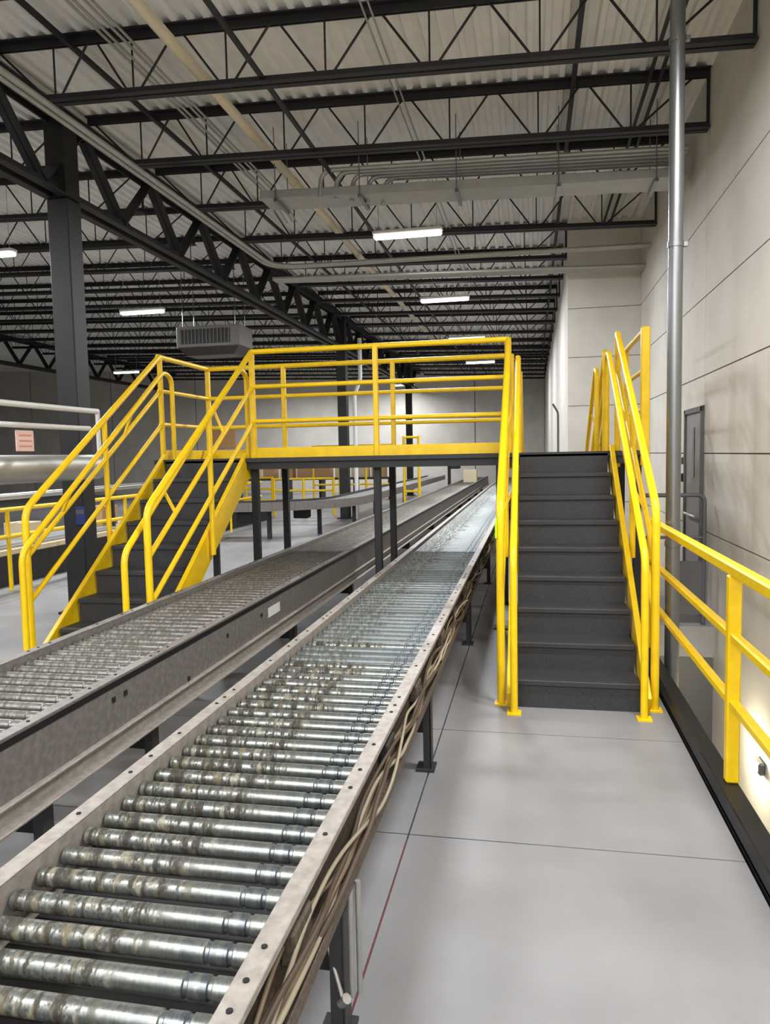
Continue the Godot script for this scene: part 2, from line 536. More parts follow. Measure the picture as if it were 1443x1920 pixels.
func roof_steel():
	var rn := [0.97, 0.08, -0.81, -1.70, -2.59, -3.48, -4.26]
	var lab := "black open-web steel roof joist spanning from the wall to the truss girder"
	var near := thing("roof_joist", lab, "joist", Vector3(0, 0, -4.78), "roof joists between wall and girder")
	joist_parts(near, WALL_X - 0.01, rn, -4.9, true)
	for k in range(1, 5):
		copy(near, "roof_joist", Vector3(0, 0, -4.78 - 1.53 * k))
	var lab2 := "black open-web steel roof joist ending at the jutting room"
	var fn := [-0.1, -0.9, -1.70, -2.59, -3.48, -4.26]
	var mid := thing("roof_joist", lab2, "joist", Vector3(0, 0, -4.78 - 1.53 * 5 - 0.12), "roof joists beside the jutting room")
	joist_parts(mid, 0.57, fn, -4.9, true)
	for k in range(6, 19):
		copy(mid, "roof_joist", Vector3(0, 0, -4.78 - 1.53 * k))
	var ln := []
	for k in 13:
		ln.append(-5.9 - 0.885 * k)
	var lab3 := "black open-web steel roof joist left of the truss girder"
	var lj := thing("roof_joist", lab3, "joist", Vector3(0, 0, -4.78), "roof joists beyond the girder")
	joist_parts(lj, -5.1, ln, -17.0, true)
	for k in range(1, 5):
		copy(lj, "roof_joist", Vector3(0, 0, -4.78 - 1.53 * k))
	var lf := thing("roof_joist", lab3, "joist", Vector3(0, 0, -4.78 - 1.53 * 5), "roof joists beyond the girder")
	joist_parts(lf, -5.1, ln, -17.0, false)
	for k in range(6, 19):
		copy(lf, "roof_joist", Vector3(0, 0, -4.78 - 1.53 * k))
	# the joist girder along the column line
	for gx in [-5.0, -17.0]:
		var yt := roof(gx) - 0.13
		var yb := 4.60 if gx > -6 else 5.0
		var g := thing("truss_girder", "heavy black truss girder running along the column line" if gx > -6 else "far black truss girder carrying the distant joists", "girder", Vector3(gx, 0, 0))
		for s in [["top_chord", yt - 0.06, 0.12], ["bottom_chord", yb, 0.10]]:
			var st := S()
			for q in [-1.0, 1.0]:
				bar(st, Vector3(0.055 * q, s[1], 3.0), Vector3(0.055 * q, s[1], FAR_Z + 0.1), 0.016, s[2])
				var f: float = s[2] * 0.5 * (1.0 if s[0] == "top_chord" else -1.0)
				bar(st, Vector3(0.10 * q, s[1] + f, 3.0), Vector3(0.10 * q, s[1] + f, FAR_Z + 0.1), 0.10, 0.016)
			inst(st.commit(), s[0], M.steel_black, g)
		if gx > -6:
			for cz in [-7.45, -19.5, -30.5]:
				inst(span(Vector3(-0.115, yb - 0.06, cz - 0.125), Vector3(0.115, yt - 0.01, cz + 0.125)), "column_stub", M.column_paint, g)
		var z := -4.78 + 1.53 * 3
		while z > FAR_Z + 1.6:
			for q in [[z, z - 0.765, 0.085], [z - 1.53, z - 0.765, 0.085]]:
				var st := S()
				for w in [-0.034, 0.034]:
					bar(st, Vector3(w, yt - 0.1, q[0] + (0.06 if q[0] < q[1] else -0.06)), Vector3(w, yb + 0.03, q[1]), 0.022, q[2], Vector3.RIGHT)
				inst(st.commit(), "web_member", M.steel_black, g)
			z -= 1.53
	# columns
	var col := thing("steel_column", "dark square steel column rising behind the stair foot", "column", Vector3(-5.0, 0, -7.45))
	inst(span(Vector3(-0.125, 0, -0.125), Vector3(0.125, 4.535, 0.125), 0.012), "shaft", M.column_paint, col)
	inst(span(Vector3(-0.2, 0, -0.2), Vector3(0.2, 0.025, 0.2)), "base_plate", M.column_paint, col)
	var bb := thing("column_box", "small blue box fixed to the dark column behind the stair", "box", Vector3(-4.9, 1.1, -7.315))
	inst(box(Vector3(0.12, 0.2, 0.02), 0.006), "box_body", M.blue, bb)
	inst(span(Vector3(-0.05, 0.02, 0.01), Vector3(0.05, 0.07, 0.013)), "box_lid", M.frame_grey, bb)
	var dsc := ["dark square steel column with a white downpipe on it", "dark square steel column near the far wall"]
	for i in 2:
		var c2 := copy(col, "steel_column", Vector3(-5.0, 0, [-19.5, -30.5][i]))
		c2.set_meta("label", dsc[i])
	# lines of bridging between the joists
	for q in [[0.42, -0.06, 0.045, "steel_black"], [-4.05, -0.1, 0.04, "steel_black"], [-2.25, -0.52, 0.035, "steel_black"], [1.12, -0.1, 0.03, "steel_black"], [1.22, -0.1, 0.03, "steel_black"]]:
		var o := S()
		var y: float = roof(q[0]) + q[1]
		bar(o, Vector3(q[0], y, 2.0), Vector3(q[0], y, -12.3 if q[0] > 0.5 else -30.0), q[2], q[2])
		single(o.commit(), "bridging_bar", M[q[3]], "black steel bridging bar threaded across the roof joists", "bridging", Vector3.ZERO, "bridging bars across the joists")

func pipes_overhead():
	# the thick cream pipe and the thin pipes that thread through the joists
	var cp := thing("sprinkler_main", "thick cream pipe running lengthwise through the roof joists", "pipe", Vector3.ZERO)
	inst(pipe([Vector3(-2.90, 5.14, 2.0), Vector3(-2.90, 5.14, -22.0)], 0.05, 14), "pipe_run", M.cream, cp)
	for z in [-2.0, -6.5, -9.1, -12.5, -15.0]:
		inst(pipe([Vector3(-2.90, 5.14, z), Vector3(-2.90, 5.14, z - 0.12)], 0.06, 14), "coupling", M.cream, cp)
	for i in 4:
		var x: float = -3.52 + [0.0, 0.055, 0.135, 0.19][i]
		single(pipe([Vector3(x, 5.27, 2.0), Vector3(x, 5.27, -9.6 - 0.1 * i), Vector3(x + 0.1, 5.0, -10.2)], 0.0125, 8), "thin_conduit", M.conduit, "thin bright conduit beside the cream pipe, one of four", "conduit", Vector3.ZERO, "thin conduits beside the cream pipe")
	for i in 2:
		var x: float = -1.30 + 0.06 * i
		single(pipe([Vector3(x, 5.24, 2.0), Vector3(x, 5.24, -16)], 0.009, 6), "thin_conduit", M.conduit, "thin bright rod, one of a pair running lengthwise over the aisle", "conduit", Vector3.ZERO, "paired thin rods over the aisle")
	# conduits along the girder that turn across the aisle
	for i in 2:
		var d := 0.15 + 0.075 * i
		var y := 4.72
		var pts := [Vector3(-4.22 + d, y + 0.0, 1.0), Vector3(-4.22 + d, y, -11.62 + d), Vector3(1.698, y + SLOPE * 2.0, -11.62 + d)]
		single(pipe(rounded(pts, 0.45, 8), 0.028, 10), "bent_conduit", M.conduit, "grey conduit turning from the girder line across to the wall", "conduit", Vector3.ZERO, "conduits turning across the aisle")
	# the bundle of conduits crossing between the second and third joists, with elbows into a wireway
	for i in 5:
		var y := 4.93 - 0.012 * i
		var z := -8.42 - 0.075 * i
		var xe := -2.35 + 0.17 * i
		var pts := [Vector3(1.62, y + SLOPE * 2.5, z), Vector3(xe, y + 0.04, z), Vector3(xe - 0.02, y - 0.26, z + 0.01)]
		single(pipe(rounded(pts, 0.22, 8), 0.026, 10), "elbow_conduit", M.conduit, "grey conduit crossing the aisle and bending down into the wireway", "conduit", Vector3.ZERO, "conduits bending into the wireway")
	var ww := thing("wireway", "long flat grey wireway hung under the crossing conduits", "wireway", Vector3.ZERO)
	var st := S()
	bar(st, Vector3(1.6, 4.59, -8.62), Vector3(-3.1, 4.76, -8.62), 0.42, 0.10, Vector3.UP, 0.008)
	inst(st.commit(), "trough", M.conduit, ww)
	for x in [1.3, 0.3, -0.8, -1.9, -2.9]:
		var y: float = 4.59 - 0.036 * (x - 1.6)
		inst(span(Vector3(x - 0.02, y - 0.09, -8.86), Vector3(x + 0.02, y - 0.052, -8.38)), "support_strut", M.galv, ww)
		for s in [-8.85, -8.39]:
			inst(pipe([Vector3(x, y - 0.09, s), Vector3(x, roof(x), s)], 0.006, 6), "hanger_rod", M.galv, ww)
	# the second rack of conduits at the jutting room
	for i in 4:
		var z := -11.9 - 0.07 * i
		single(pipe([Vector3(1.698, 4.477, z), Vector3(-4.2, 4.66, z)], 0.03, 10), "straight_conduit", M.conduit, "straight grey conduit crossing low in front of the jutting room", "conduit", Vector3.ZERO, "straight conduits before the jutting room")
	# vertical galvanised pipe by the wall
	var dp := thing("vertical_pipe", "shiny galvanised vertical pipe between railing and wall", "pipe", Vector3(1.03, 0, -5.78))
	inst(pipe([Vector3(0, -1.35, 0), Vector3(0, roof(1.0), 0)], 0.052, 24), "pipe_run", M.galv, dp)
	for y in [1.0, 3.18, 4.6]:
		var s := S()
		sweep(s, [Vector3(0, y - 0.02, 0), Vector3(0, y + 0.02, 0)], 0.058, 20)
		addspan(s, Vector3(0.05, y - 0.02, -0.015), Vector3(0.085, y + 0.02, 0.015), 0.004)
		inst(s.commit(), "wall_clamp", M.galv, dp)

# ---------------------------------------------------------------- conveyors
func roller_mesh(w: float, r: float) -> ArrayMesh:
	var g := 0.0035
	var p := [[0.0, 0.006], [0.0, r - 0.002], [0.003, r], [w - 0.115, r], [w - 0.112, r - g], [w - 0.104, r - g], [w - 0.101, r], [w - 0.062, r], [w - 0.059, r - g], [w - 0.051, r - g], [w - 0.048, r], [w - 0.003, r], [w, r - 0.002], [w, 0.006]]
	return lathe_x(p, 18)

func leg_pair(t: Node3D, x0: float, x1: float, z: float, top: float, mat: Material):
	# two posts with feet and the perforated cross brace between them
	for s in [[x0, 1.0], [x1, -1.0]]:
		var st := S()
		var x: float = s[0] + 0.02 * s[1]
		addspan(st, Vector3(x - 0.004, 0.012, z - 0.035), Vector3(x + 0.004, top, z + 0.035))
		addspan(st, Vector3(x, 0.012, z - 0.035), Vector3(x + 0.04 * s[1], top, z - 0.028))
		addspan(st, Vector3(x, 0.012, z + 0.028), Vector3(x + 0.04 * s[1], top, z + 0.035))
		inst(st.commit(), "leg", mat, t)
		inst(span(Vector3(x - 0.02 * s[1], 0.0, z - 0.06), Vector3(x + 0.08 * s[1], 0.012, z + 0.06)), "foot_plate", mat, t)
		var hb := S()
		addspan(hb, Vector3(x - 0.012 * s[1], top - 0.09, z - 0.06), Vector3(x - 0.004 * s[1], top + 0.06, z + 0.06), 0.003)
		inst(hb.commit(), "leg_bracket", mat, t)
	var cb := S()
	addspan(cb, Vector3(x0 + 0.03, 0.20, z - 0.012), Vector3(x1 - 0.03, 0.29, z + 0.012))
	var br := inst(cb.commit(), "cross_brace", M.black, t)
	if z > -8.0:
		var hs := S()
		var x := x0 + 0.1
		while x < x1 - 0.08:
			obox(hs, Vector3(x, 0.245, z + 0.0125), Vector3(0.012, 0.012, 0.002))
			x += 0.04
		inst(hs.commit(), "perforations", M.rail_grey, br).set_meta("kind", "stuff")

func conveyor(t: Node3D, x0: float, x1: float, top: float, z0: float, z1: float, mats: Array, further: Array, side: Material):
	var fw := 0.055
	# side rails: a channel with a top flange, inner web and bottom flange
	for s in [[x0, 1.0], [x1, -1.0]]:
		var x: float = s[0]
		var q: float = s[1]
		var st := S()
		addspan(st, Vector3(x, top - 0.006, z0), Vector3(x + fw * q, top, z1), 0.002)
		addspan(st, Vector3(x + (fw - 0.006) * q, top - 0.10, z0), Vector3(x + fw * q, top - 0.006, z1))
		if q < 0.0 and x > -1.0:
			# open outwards: web on the inside, the cables lie in it
			addspan(st, Vector3(x + (fw - 0.006) * q, top - 0.19, z0), Vector3(x + fw * q, top - 0.10, z1))
			addspan(st, Vector3(x, top - 0.018, z0), Vector3(x + 0.004 * q, top - 0.004, z1))
		else:
			addspan(st, Vector3(x, top - 0.17, z0), Vector3(x + 0.006 * q, top - 0.004, z1), 0.002)
			addspan(st, Vector3(x, top - 0.176, z0), Vector3(x + fw * q, top - 0.17, z1))
		inst(st.commit(), "side_rail", side, t)
		# bolt heads along the flange
		var bm := pipe([Vector3(0, 0, 0), Vector3(0, 0.003, 0)], 0.007, 8)
		var z := z0 - 0.10
		var k := 0
		while z > -7.0:
			inst(bm, "bolt", M.hole, t, Vector3(x + fw * 0.5 * q, top, z))
			z -= [0.21, 0.33, 0.08, 0.10, 0.46, 0.28, 0.13][k % 7]
			k += 1
	var w := x1 - x0 - 2 * fw - 0.012
	var mesh := roller_mesh(w, 0.0245)
	var far := S()
	var i := 0
	var z := z0 - 0.05
	while z > z1 + 0.03:
		var at := Vector3(x0 + fw + 0.006, top - 0.058, z)
		if i < 300:
			var o := inst(mesh, "roller", (mats if z > -3.3 - 1.2 * rng.randf() else further)[rng.randi() % further.size()], t, at)
			o.rotation.x = rng.randf() * TAU
		else:
			far.append_from(mesh, 0, Transform3D(Basis(), at))
		i += 1
		z -= PITCH
	if i > 300:
		inst(far.commit(), "far_rollers", further[0], t).set_meta("kind", "stuff")
	# pan below the rollers keeps the drive out of sight
	inst(span(Vector3(x0 + fw, top - 0.16, z0), Vector3(x1 - fw, top - 0.155, z1)), "drive_pan", M.leg_grey, t)

func conveyors():
	var rm := []
	for k in 6:
		rm.append(roller_material("roller_right_%d" % k, 20 + k, 1.0, 0.0, 0.60, Color(0.52, 0.53, 0.51), true))
	var rc := []
	for k in 4:
		rc.append(roller_material("roller_clean_%d" % k, 60 + k, 0.5, 0.0, 0.5, Color(0.44, 0.46, 0.455), true))
	var lm := []
	for k in 4:
		lm.append(roller_material("roller_left_%d" % k, 40 + k, 0.5, -0.1, 0.75, Color(0.55, 0.535, 0.515), false))
	# the right-hand conveyor
	var x0 := -1.31
	var x1 := -0.52
	var top := 0.69
	var t := thing("roller_conveyor", "long roller conveyor with grimy steel rollers and cables along its side", "conveyor", Vector3.ZERO)
	conveyor(t, x0, x1, top, -0.55, -32.0, rm, rc, M.rail_taupe)
	for z in [-1.98, -3.85, -6.5, -9.6, -12.7, -15.8, -19.0, -22.0, -25.0, -28.0]:
		leg_pair(t, x0, x1, z, 0.494, M.leg_grey)
	# grimy cable channel slung under the outer rail
	var ch := S()
	addspan(ch, Vector3(x1 - 0.048, 0.50, -0.55), Vector3(x1 - 0.044, 0.68, -32.0))
	addspan(ch, Vector3(x1 - 0.048, 0.494, -0.55), Vector3(x1 + 0.012, 0.50, -32.0))
	addspan(ch, Vector3(x1 + 0.008, 0.47, -0.55), Vector3(x1 + 0.014, 0.515, -32.0), 0.002)
	inst(ch.commit(), "cable_channel", M.grime, t)
	for z in [-0.9, -1.5, -2.6, -3.3, -4.3, -5.0, -5.9]:
		inst(span(Vector3(x1 - 0.044, 0.55, z), Vector3(x1 - 0.008, 0.63, z - 0.14), 0.006), "junction_box", M.leg_grey if int(z * 10) % 2 == 0 else M.grime, t)
	# brace rod at the near leg
	inst(pipe([Vector3(-0.62, 0.36, -1.99), Vector3(-0.54, 0.155, -1.93)], 0.007, 8), "brace_rod", M.silver, t)
	inst(pipe([Vector3(-0.545, 0.13, -1.935), Vector3(-0.525, 0.155, -1.925)], 0.015, 10), "rod_clamp", M.silver, t)
	for q in [[0.004, -1.955], [0.022, -1.975]]:
		inst(pipe([Vector3(x1 + q[0], 0.48, q[1]), Vector3(x1 + q[0], 0.14, q[1])], 0.0085, 8), "drop_tube", M.conduit, t)
	# sagging cables, each its own
	var mats := [M.hose_tan, M.hose_pale, M.hose_brown, M.hose_tan, M.hose_brown, M.hose_pale]
	var words := ["tan", "pale", "brown", "light brown", "dark brown", "cream"]
	for k in 6:
		var r := RandomNumberGenerator.new()
		r.seed = 70 + k
		var pts := []
		var z := -0.5
		var ph := r.randf() * 6.0
		while z > -11.5:
			pts.append(Vector3(x1 - 0.012 + 0.010 * (k % 3) + 0.020 * sin(z * 4.1 + ph) + r.randf_range(-0.008, 0.008), 0.515 + 0.016 * (k / 2) + 0.05 * (0.5 + 0.5 * sin(z * 5.3 + ph * 2.0)) + r.randf_range(-0.006, 0.02), z))
			z -= 0.16
		single(pipe(rounded(pts, 0.07, 3), [0.009, 0.007, 0.008, 0.006, 0.007, 0.006][k], 7), "cable", mats[k], "%s cable sagging along the side of the grimy conveyor" % words[k], "cable", Vector3.ZERO, "cables along the conveyor side")
	# the left-hand conveyor
	x0 = -2.68
	x1 = -1.91
	var u := thing("roller_conveyor", "roller conveyor beside the left stair with bright and brown rollers", "conveyor", Vector3.ZERO)
	conveyor(u, x0, x1, top, -1.2, -33.0, lm, lm, M.rail_grey)
	for z in [-2.55, -3.42, -5.75, -7.75, -11.6, -14.6, -17.6, -20.6, -23.6, -26.6, -29.6]:
		leg_pair(u, x0, x1, z, 0.52, M.leg_grey)
	var sp := S()
	addspan(sp, Vector3(x1 + 0.002, 0.45, -1.2), Vector3(x1 + 0.010, 0.665, -33.0), 0.002)
	inst(sp.commit(), "side_plate", M.rail_grey, u)
	inst(span(Vector3(x1 + 0.010, 0.655, -1.2), Vector3(x1 + 0.014, 0.684, -33.0)), "shadow_gap_strip", M.black, u)  # black strip painted in for the shade of the gap under the flange
	var sc := S()
	addspan(sc, Vector3(x1 + 0.006, 0.44, -1.2), Vector3(x1 + 0.036, 0.452, -33.0), 0.003)
	addspan(sc, Vector3(x1 + 0.006, 0.37, -1.2), Vector3(x1 + 0.012, 0.44, -33.0))
	addspan(sc, Vector3(x1 + 0.006, 0.362, -1.2), Vector3(x1 + 0.062, 0.374, -33.0), 0.003)
	inst(sc.commit(), "lower_channel", M.rail_taupe, u)
	for q in [[-3.1, 0.60], [-3.0, 0.60], [-3.75, 0.47], [-4.3, 0.58], [-4.9, 0.58]]:
		inst(span(Vector3(x1 + 0.01, q[1] - 0.012, q[0]), Vector3(x1 + 0.016, q[1] + 0.012, q[0] - 0.024)), "bolt", M.hole, u)
	inst(span(Vector3(x1 + 0.011, 0.53, -5.05), Vector3(x1 + 0.014, 0.60, -5.3)), "sticker", M.white_paint, u)

func curved_conveyor():
	# a conveyor beyond the bridge that bends away to the left round a quarter turn
	var t := thing("curved_conveyor", "grey conveyor bending to the left beyond the crossover", "conveyor", Vector3.ZERO)
	var path := []
	for k in 2:
		path.append(Vector3(-4.1, 0.74, -32.0 + 15.0 * k))
	for k in 9:
		var a := PI * 0.5 * k / 8
		path.append(Vector3(-6.1 + 2.0 * cos(a), 0.74, -16.4 + 2.0 * sin(a)))
	path.append(Vector3(-6.7, 0.74, -14.4))
	var bt := S()
	var side := [S(), S()]
	for i in path.size() - 1:
		var a: Vector3 = path[i]
		var b: Vector3 = path[i + 1]
		var na: Vector3 = (b - a).normalized().cross(Vector3.UP)
		var n0 := na
		var n1 := na
		if i > 0:
			n0 = ((a - path[i - 1]).normalized() + (b - a).normalized()).normalized().cross(Vector3.UP)
		if i + 2 < path.size():
			n1 = ((path[i + 2] - b).normalized() + (b - a).normalized()).normalized().cross(Vector3.UP)
		quad(bt, a - n0 * 0.35, b - n1 * 0.35, b + n1 * 0.35, a + n0 * 0.35, Vector3.UP)
		for s in 2:
			var q := -1.0 if s == 0 else 1.0
			bar(side[s], a + n0 * 0.38 * q + Vector3(0, -0.04, 0), b + n1 * 0.38 * q + Vector3(0, -0.04, 0), 0.05, 0.18)
	inst(bt.commit(), "belt", M.belt, t)
	inst(side[0].commit(), "side_rail", M.rail_grey, t)
	inst(side[1].commit(), "side_rail", M.leg_grey, t)
	for q in [[-4.5, -26.0], [-4.5, -21.0], [-4.3, -17.6], [-4.6, -15.6], [-5.4, -14.6], [-6.4, -14.1]]:
		inst(span(Vector3(q[0] - 0.04, 0, q[1] - 0.04), Vector3(q[0] + 0.04, 0.62, q[1] + 0.04)), "leg", M.leg_grey, t)
	for q in [[-4.9, -15.3], [-5.8, -14.35]]:
		inst(span(Vector3(q[0] - 0.16, 0.38, q[1] - 0.14), Vector3(q[0] + 0.16, 0.60, q[1] + 0.14), 0.02), "drive_motor", M.black, t)

# ---------------------------------------------------------------- the crossover bridge
const R_OUT := 0.027

func zm(p: Vector3, mirror: bool) -> Vector3:
	return Vector3(p.x, p.y, -15.5 - p.z) if mirror else p

func stair(t: Node3D, xl: float, xr: float, mirror: bool):
	var run := 0.2625
	var rise := 1.7 / 9.0
	for k in 9:
		var y := rise * (k + 1)
		var z := -4.9 - run * k
		var st := S()
		var q := -1.0 if not mirror else 1.0
		var zf := zm(Vector3(0, 0, z), mirror).z
		if k < 8:
			addspan(st, Vector3(xl + 0.10, y - 0.035, zf - 0.018 * q), Vector3(xr - 0.10, y, zf + (run + 0.02) * q), 0.004)
		addspan(st, Vector3(xl + 0.10, y - rise, zf), Vector3(xr - 0.10, y - 0.02, zf + 0.012 * q))
		inst(st.commit(), "step", M.tread, t)
	for s in [[xl, 1.0], [xr, -1.0]]:
		var x: float = s[0]
		var q: float = s[1]
		# plate stringer
		var sg := S()
		bar(sg, zm(Vector3(x + 0.06 * q, 0.03, -4.86), mirror), zm(Vector3(x + 0.06 * q, 1.66, -7.12), mirror), 0.04, 0.24, Vector3.UP, 0.004)
		inst(sg.commit(), "stringer", M.yellow, t)
		# outer guard: bent top rail with its foot post, two lower rails and a mid post
		var top := [Vector3(x, 0, -4.95), Vector3(x, 1.335, -4.95), Vector3(x, 2.77, -7.15)]
		var tp := []
		for p in top:
			tp.append(zm(p, mirror))
		inst(pipe(rounded(tp, 0.10, 5), R_OUT, 12), "guard_rail", M.yellow, t)
		for h in [[0.98, 2.42], [0.63, 2.07]]:
			inst(pipe([zm(Vector3(x, h[0], -4.95), mirror), zm(Vector3(x, h[1], -7.15), mirror)], 0.021, 10), "mid_rail", M.yellow, t)
		var zmid := -6.08
		inst(pipe([zm(Vector3(x, 0.85, zmid), mirror), zm(Vector3(x, 2.07, zmid), mirror)], 0.024, 10), "guard_post", M.yellow, t)
		inst(pipe([zm(Vector3(x, 1.55, -7.15), mirror), zm(Vector3(x, 2.77, -7.15), mirror)], R_OUT, 12), "guard_post", M.yellow, t)
		# inner handrail on its own bent foot
		var xi := x + 0.09 * q
		var ip := []
		for p in [Vector3(xi, 0, -4.77), Vector3(xi, 1.03, -4.77), Vector3(xi, 2.60, -7.05), Vector3(xi, 2.55, -7.22), Vector3(xi, 1.70, -7.22)]:
			ip.append(zm(p, mirror))
		inst(pipe(rounded(ip, 0.09, 5), 0.024, 12), "handrail", M.yellow, t)
		for h in [[-5.4, 1.45, 1.28], [-6.4, 2.14, 1.93]]:
			var hb := S()
			bar(hb, zm(Vector3(xi, h[1], h[0]), mirror), zm(Vector3(x, h[2], h[0]), mirror), 0.02, 0.02)
			inst(hb.commit(), "rail_bracket", M.yellow, t)
		for f in [[x, -4.95], [xi, -4.77]]:
			var fz := zm(Vector3(0, 0, f[1]), mirror).z
			inst(span(Vector3(f[0] - 0.045, 0, fz - 0.045), Vector3(f[0] + 0.045, 0.01, fz + 0.045)), "foot_plate", M.yellow, t)

func guard_run(t: Node3D, a: Vector3, b: Vector3, posts: Array, toe: bool):
	# three rails, a toe board and posts between a and b at deck level
	for h in [1.07, 0.72, 0.37]:
		inst(pipe([a + Vector3(0, h, 0), b + Vector3(0, h, 0)], R_OUT if h > 1.0 else 0.022, 12), "top_rail" if h > 1.0 else "mid_rail", M.yellow, t)
	if toe:
		var st := S()
		bar(st, a + Vector3(0, 0.012, 0), b + Vector3(0, 0.012, 0), 0.012, 0.18)
		inst(st.commit(), "toe_board", M.yellow, t)
	for p in posts:
		var q := a.lerp(b, p)
		inst(span(Vector3(q.x - 0.025, 1.56, q.z - 0.025), Vector3(q.x + 0.025, 2.77, q.z + 0.025), 0.006), "guard_post", M.yellow, t)

func crossover():
	var t := thing("conveyor_crossover", "yellow railed crossover bridge with dark steps over the roller conveyors", "crossover", Vector3.ZERO)
	stair(t, -0.21, 0.78, false)
	stair(t, -3.79, -2.78, false)
	stair(t, -0.21, 0.78, true)
	var zf := -7.0
	var zb := -8.4
	inst(span(Vector3(-3.82, 1.655, zf), Vector3(1.03, 1.70, zb), 0.004), "deck_plate", M.tread, t)
	var bm := S()
	for z in [zf - 0.06, zb + 0.04]:
		addspan(bm, Vector3(-3.80, 1.585, z - 0.03), Vector3(1.01, 1.655, z + 0.03))
	for x in [-3.77, -2.2, -0.6, 0.98]:
		addspan(bm, Vector3(x - 0.03, 1.60, zf - 0.09), Vector3(x + 0.03, 1.655, zb + 0.07))
	inst(bm.commit(), "deck_frame", M.plate_dark, t)
	var y := 1.70
	guard_run(t, Vector3(-2.78, y, -7.15), Vector3(-0.22, y, -7.15), [0.0, 0.5, 1.0], true)
	guard_run(t, Vector3(-3.81, y, -8.35), Vector3(-0.26, y, -8.35), [0.0, 0.268, 0.636, 1.0], true)
	guard_run(t, Vector3(-3.81, y, -7.15), Vector3(-3.81, y, -8.35), [], true)
	guard_run(t, Vector3(1.0, y, -7.02), Vector3(1.0, y, -8.35), [1.0], true)
	inst(span(Vector3(0.965, 1.56, -7.055), Vector3(1.04, 2.80, -6.98), 0.008), "corner_post", M.yellow, t)
	for q in [[-2.78, -7.15], [-2.86, -8.33], [-1.5, -7.15], [-1.57, -8.33], [-0.3, -7.15], [-0.3, -8.33], [-3.77, -8.33], [0.95, -7.1], [0.95, -8.33]]:
		var lg := S()
		addspan(lg, Vector3(q[0] - 0.035, 0.012, q[1] - 0.035), Vector3(q[0] + 0.035, 1.60, q[1] + 0.035), 0.006)
		addspan(lg, Vector3(q[0] - 0.07, 0.0, q[1] - 0.07), Vector3(q[0] + 0.07, 0.012, q[1] + 0.07))
		inst(lg.commit(), "support_leg", M.plate_dark, t)
	var tg := thing("inspection_tag", "lime green tag tied to the yellow stair post", "tag", Vector3(-0.236, 1.19, -4.93))
	inst(box(Vector3(0.012, 0.11, 0.05), 0.003), "card", M.lime, tg)
	inst(pipe([Vector3(0, 0.055, 0), Vector3(0.01, 0.085, 0.0), Vector3(0.036, 0.09, 0)], 0.004, 6), "tie", M.lime, tg)

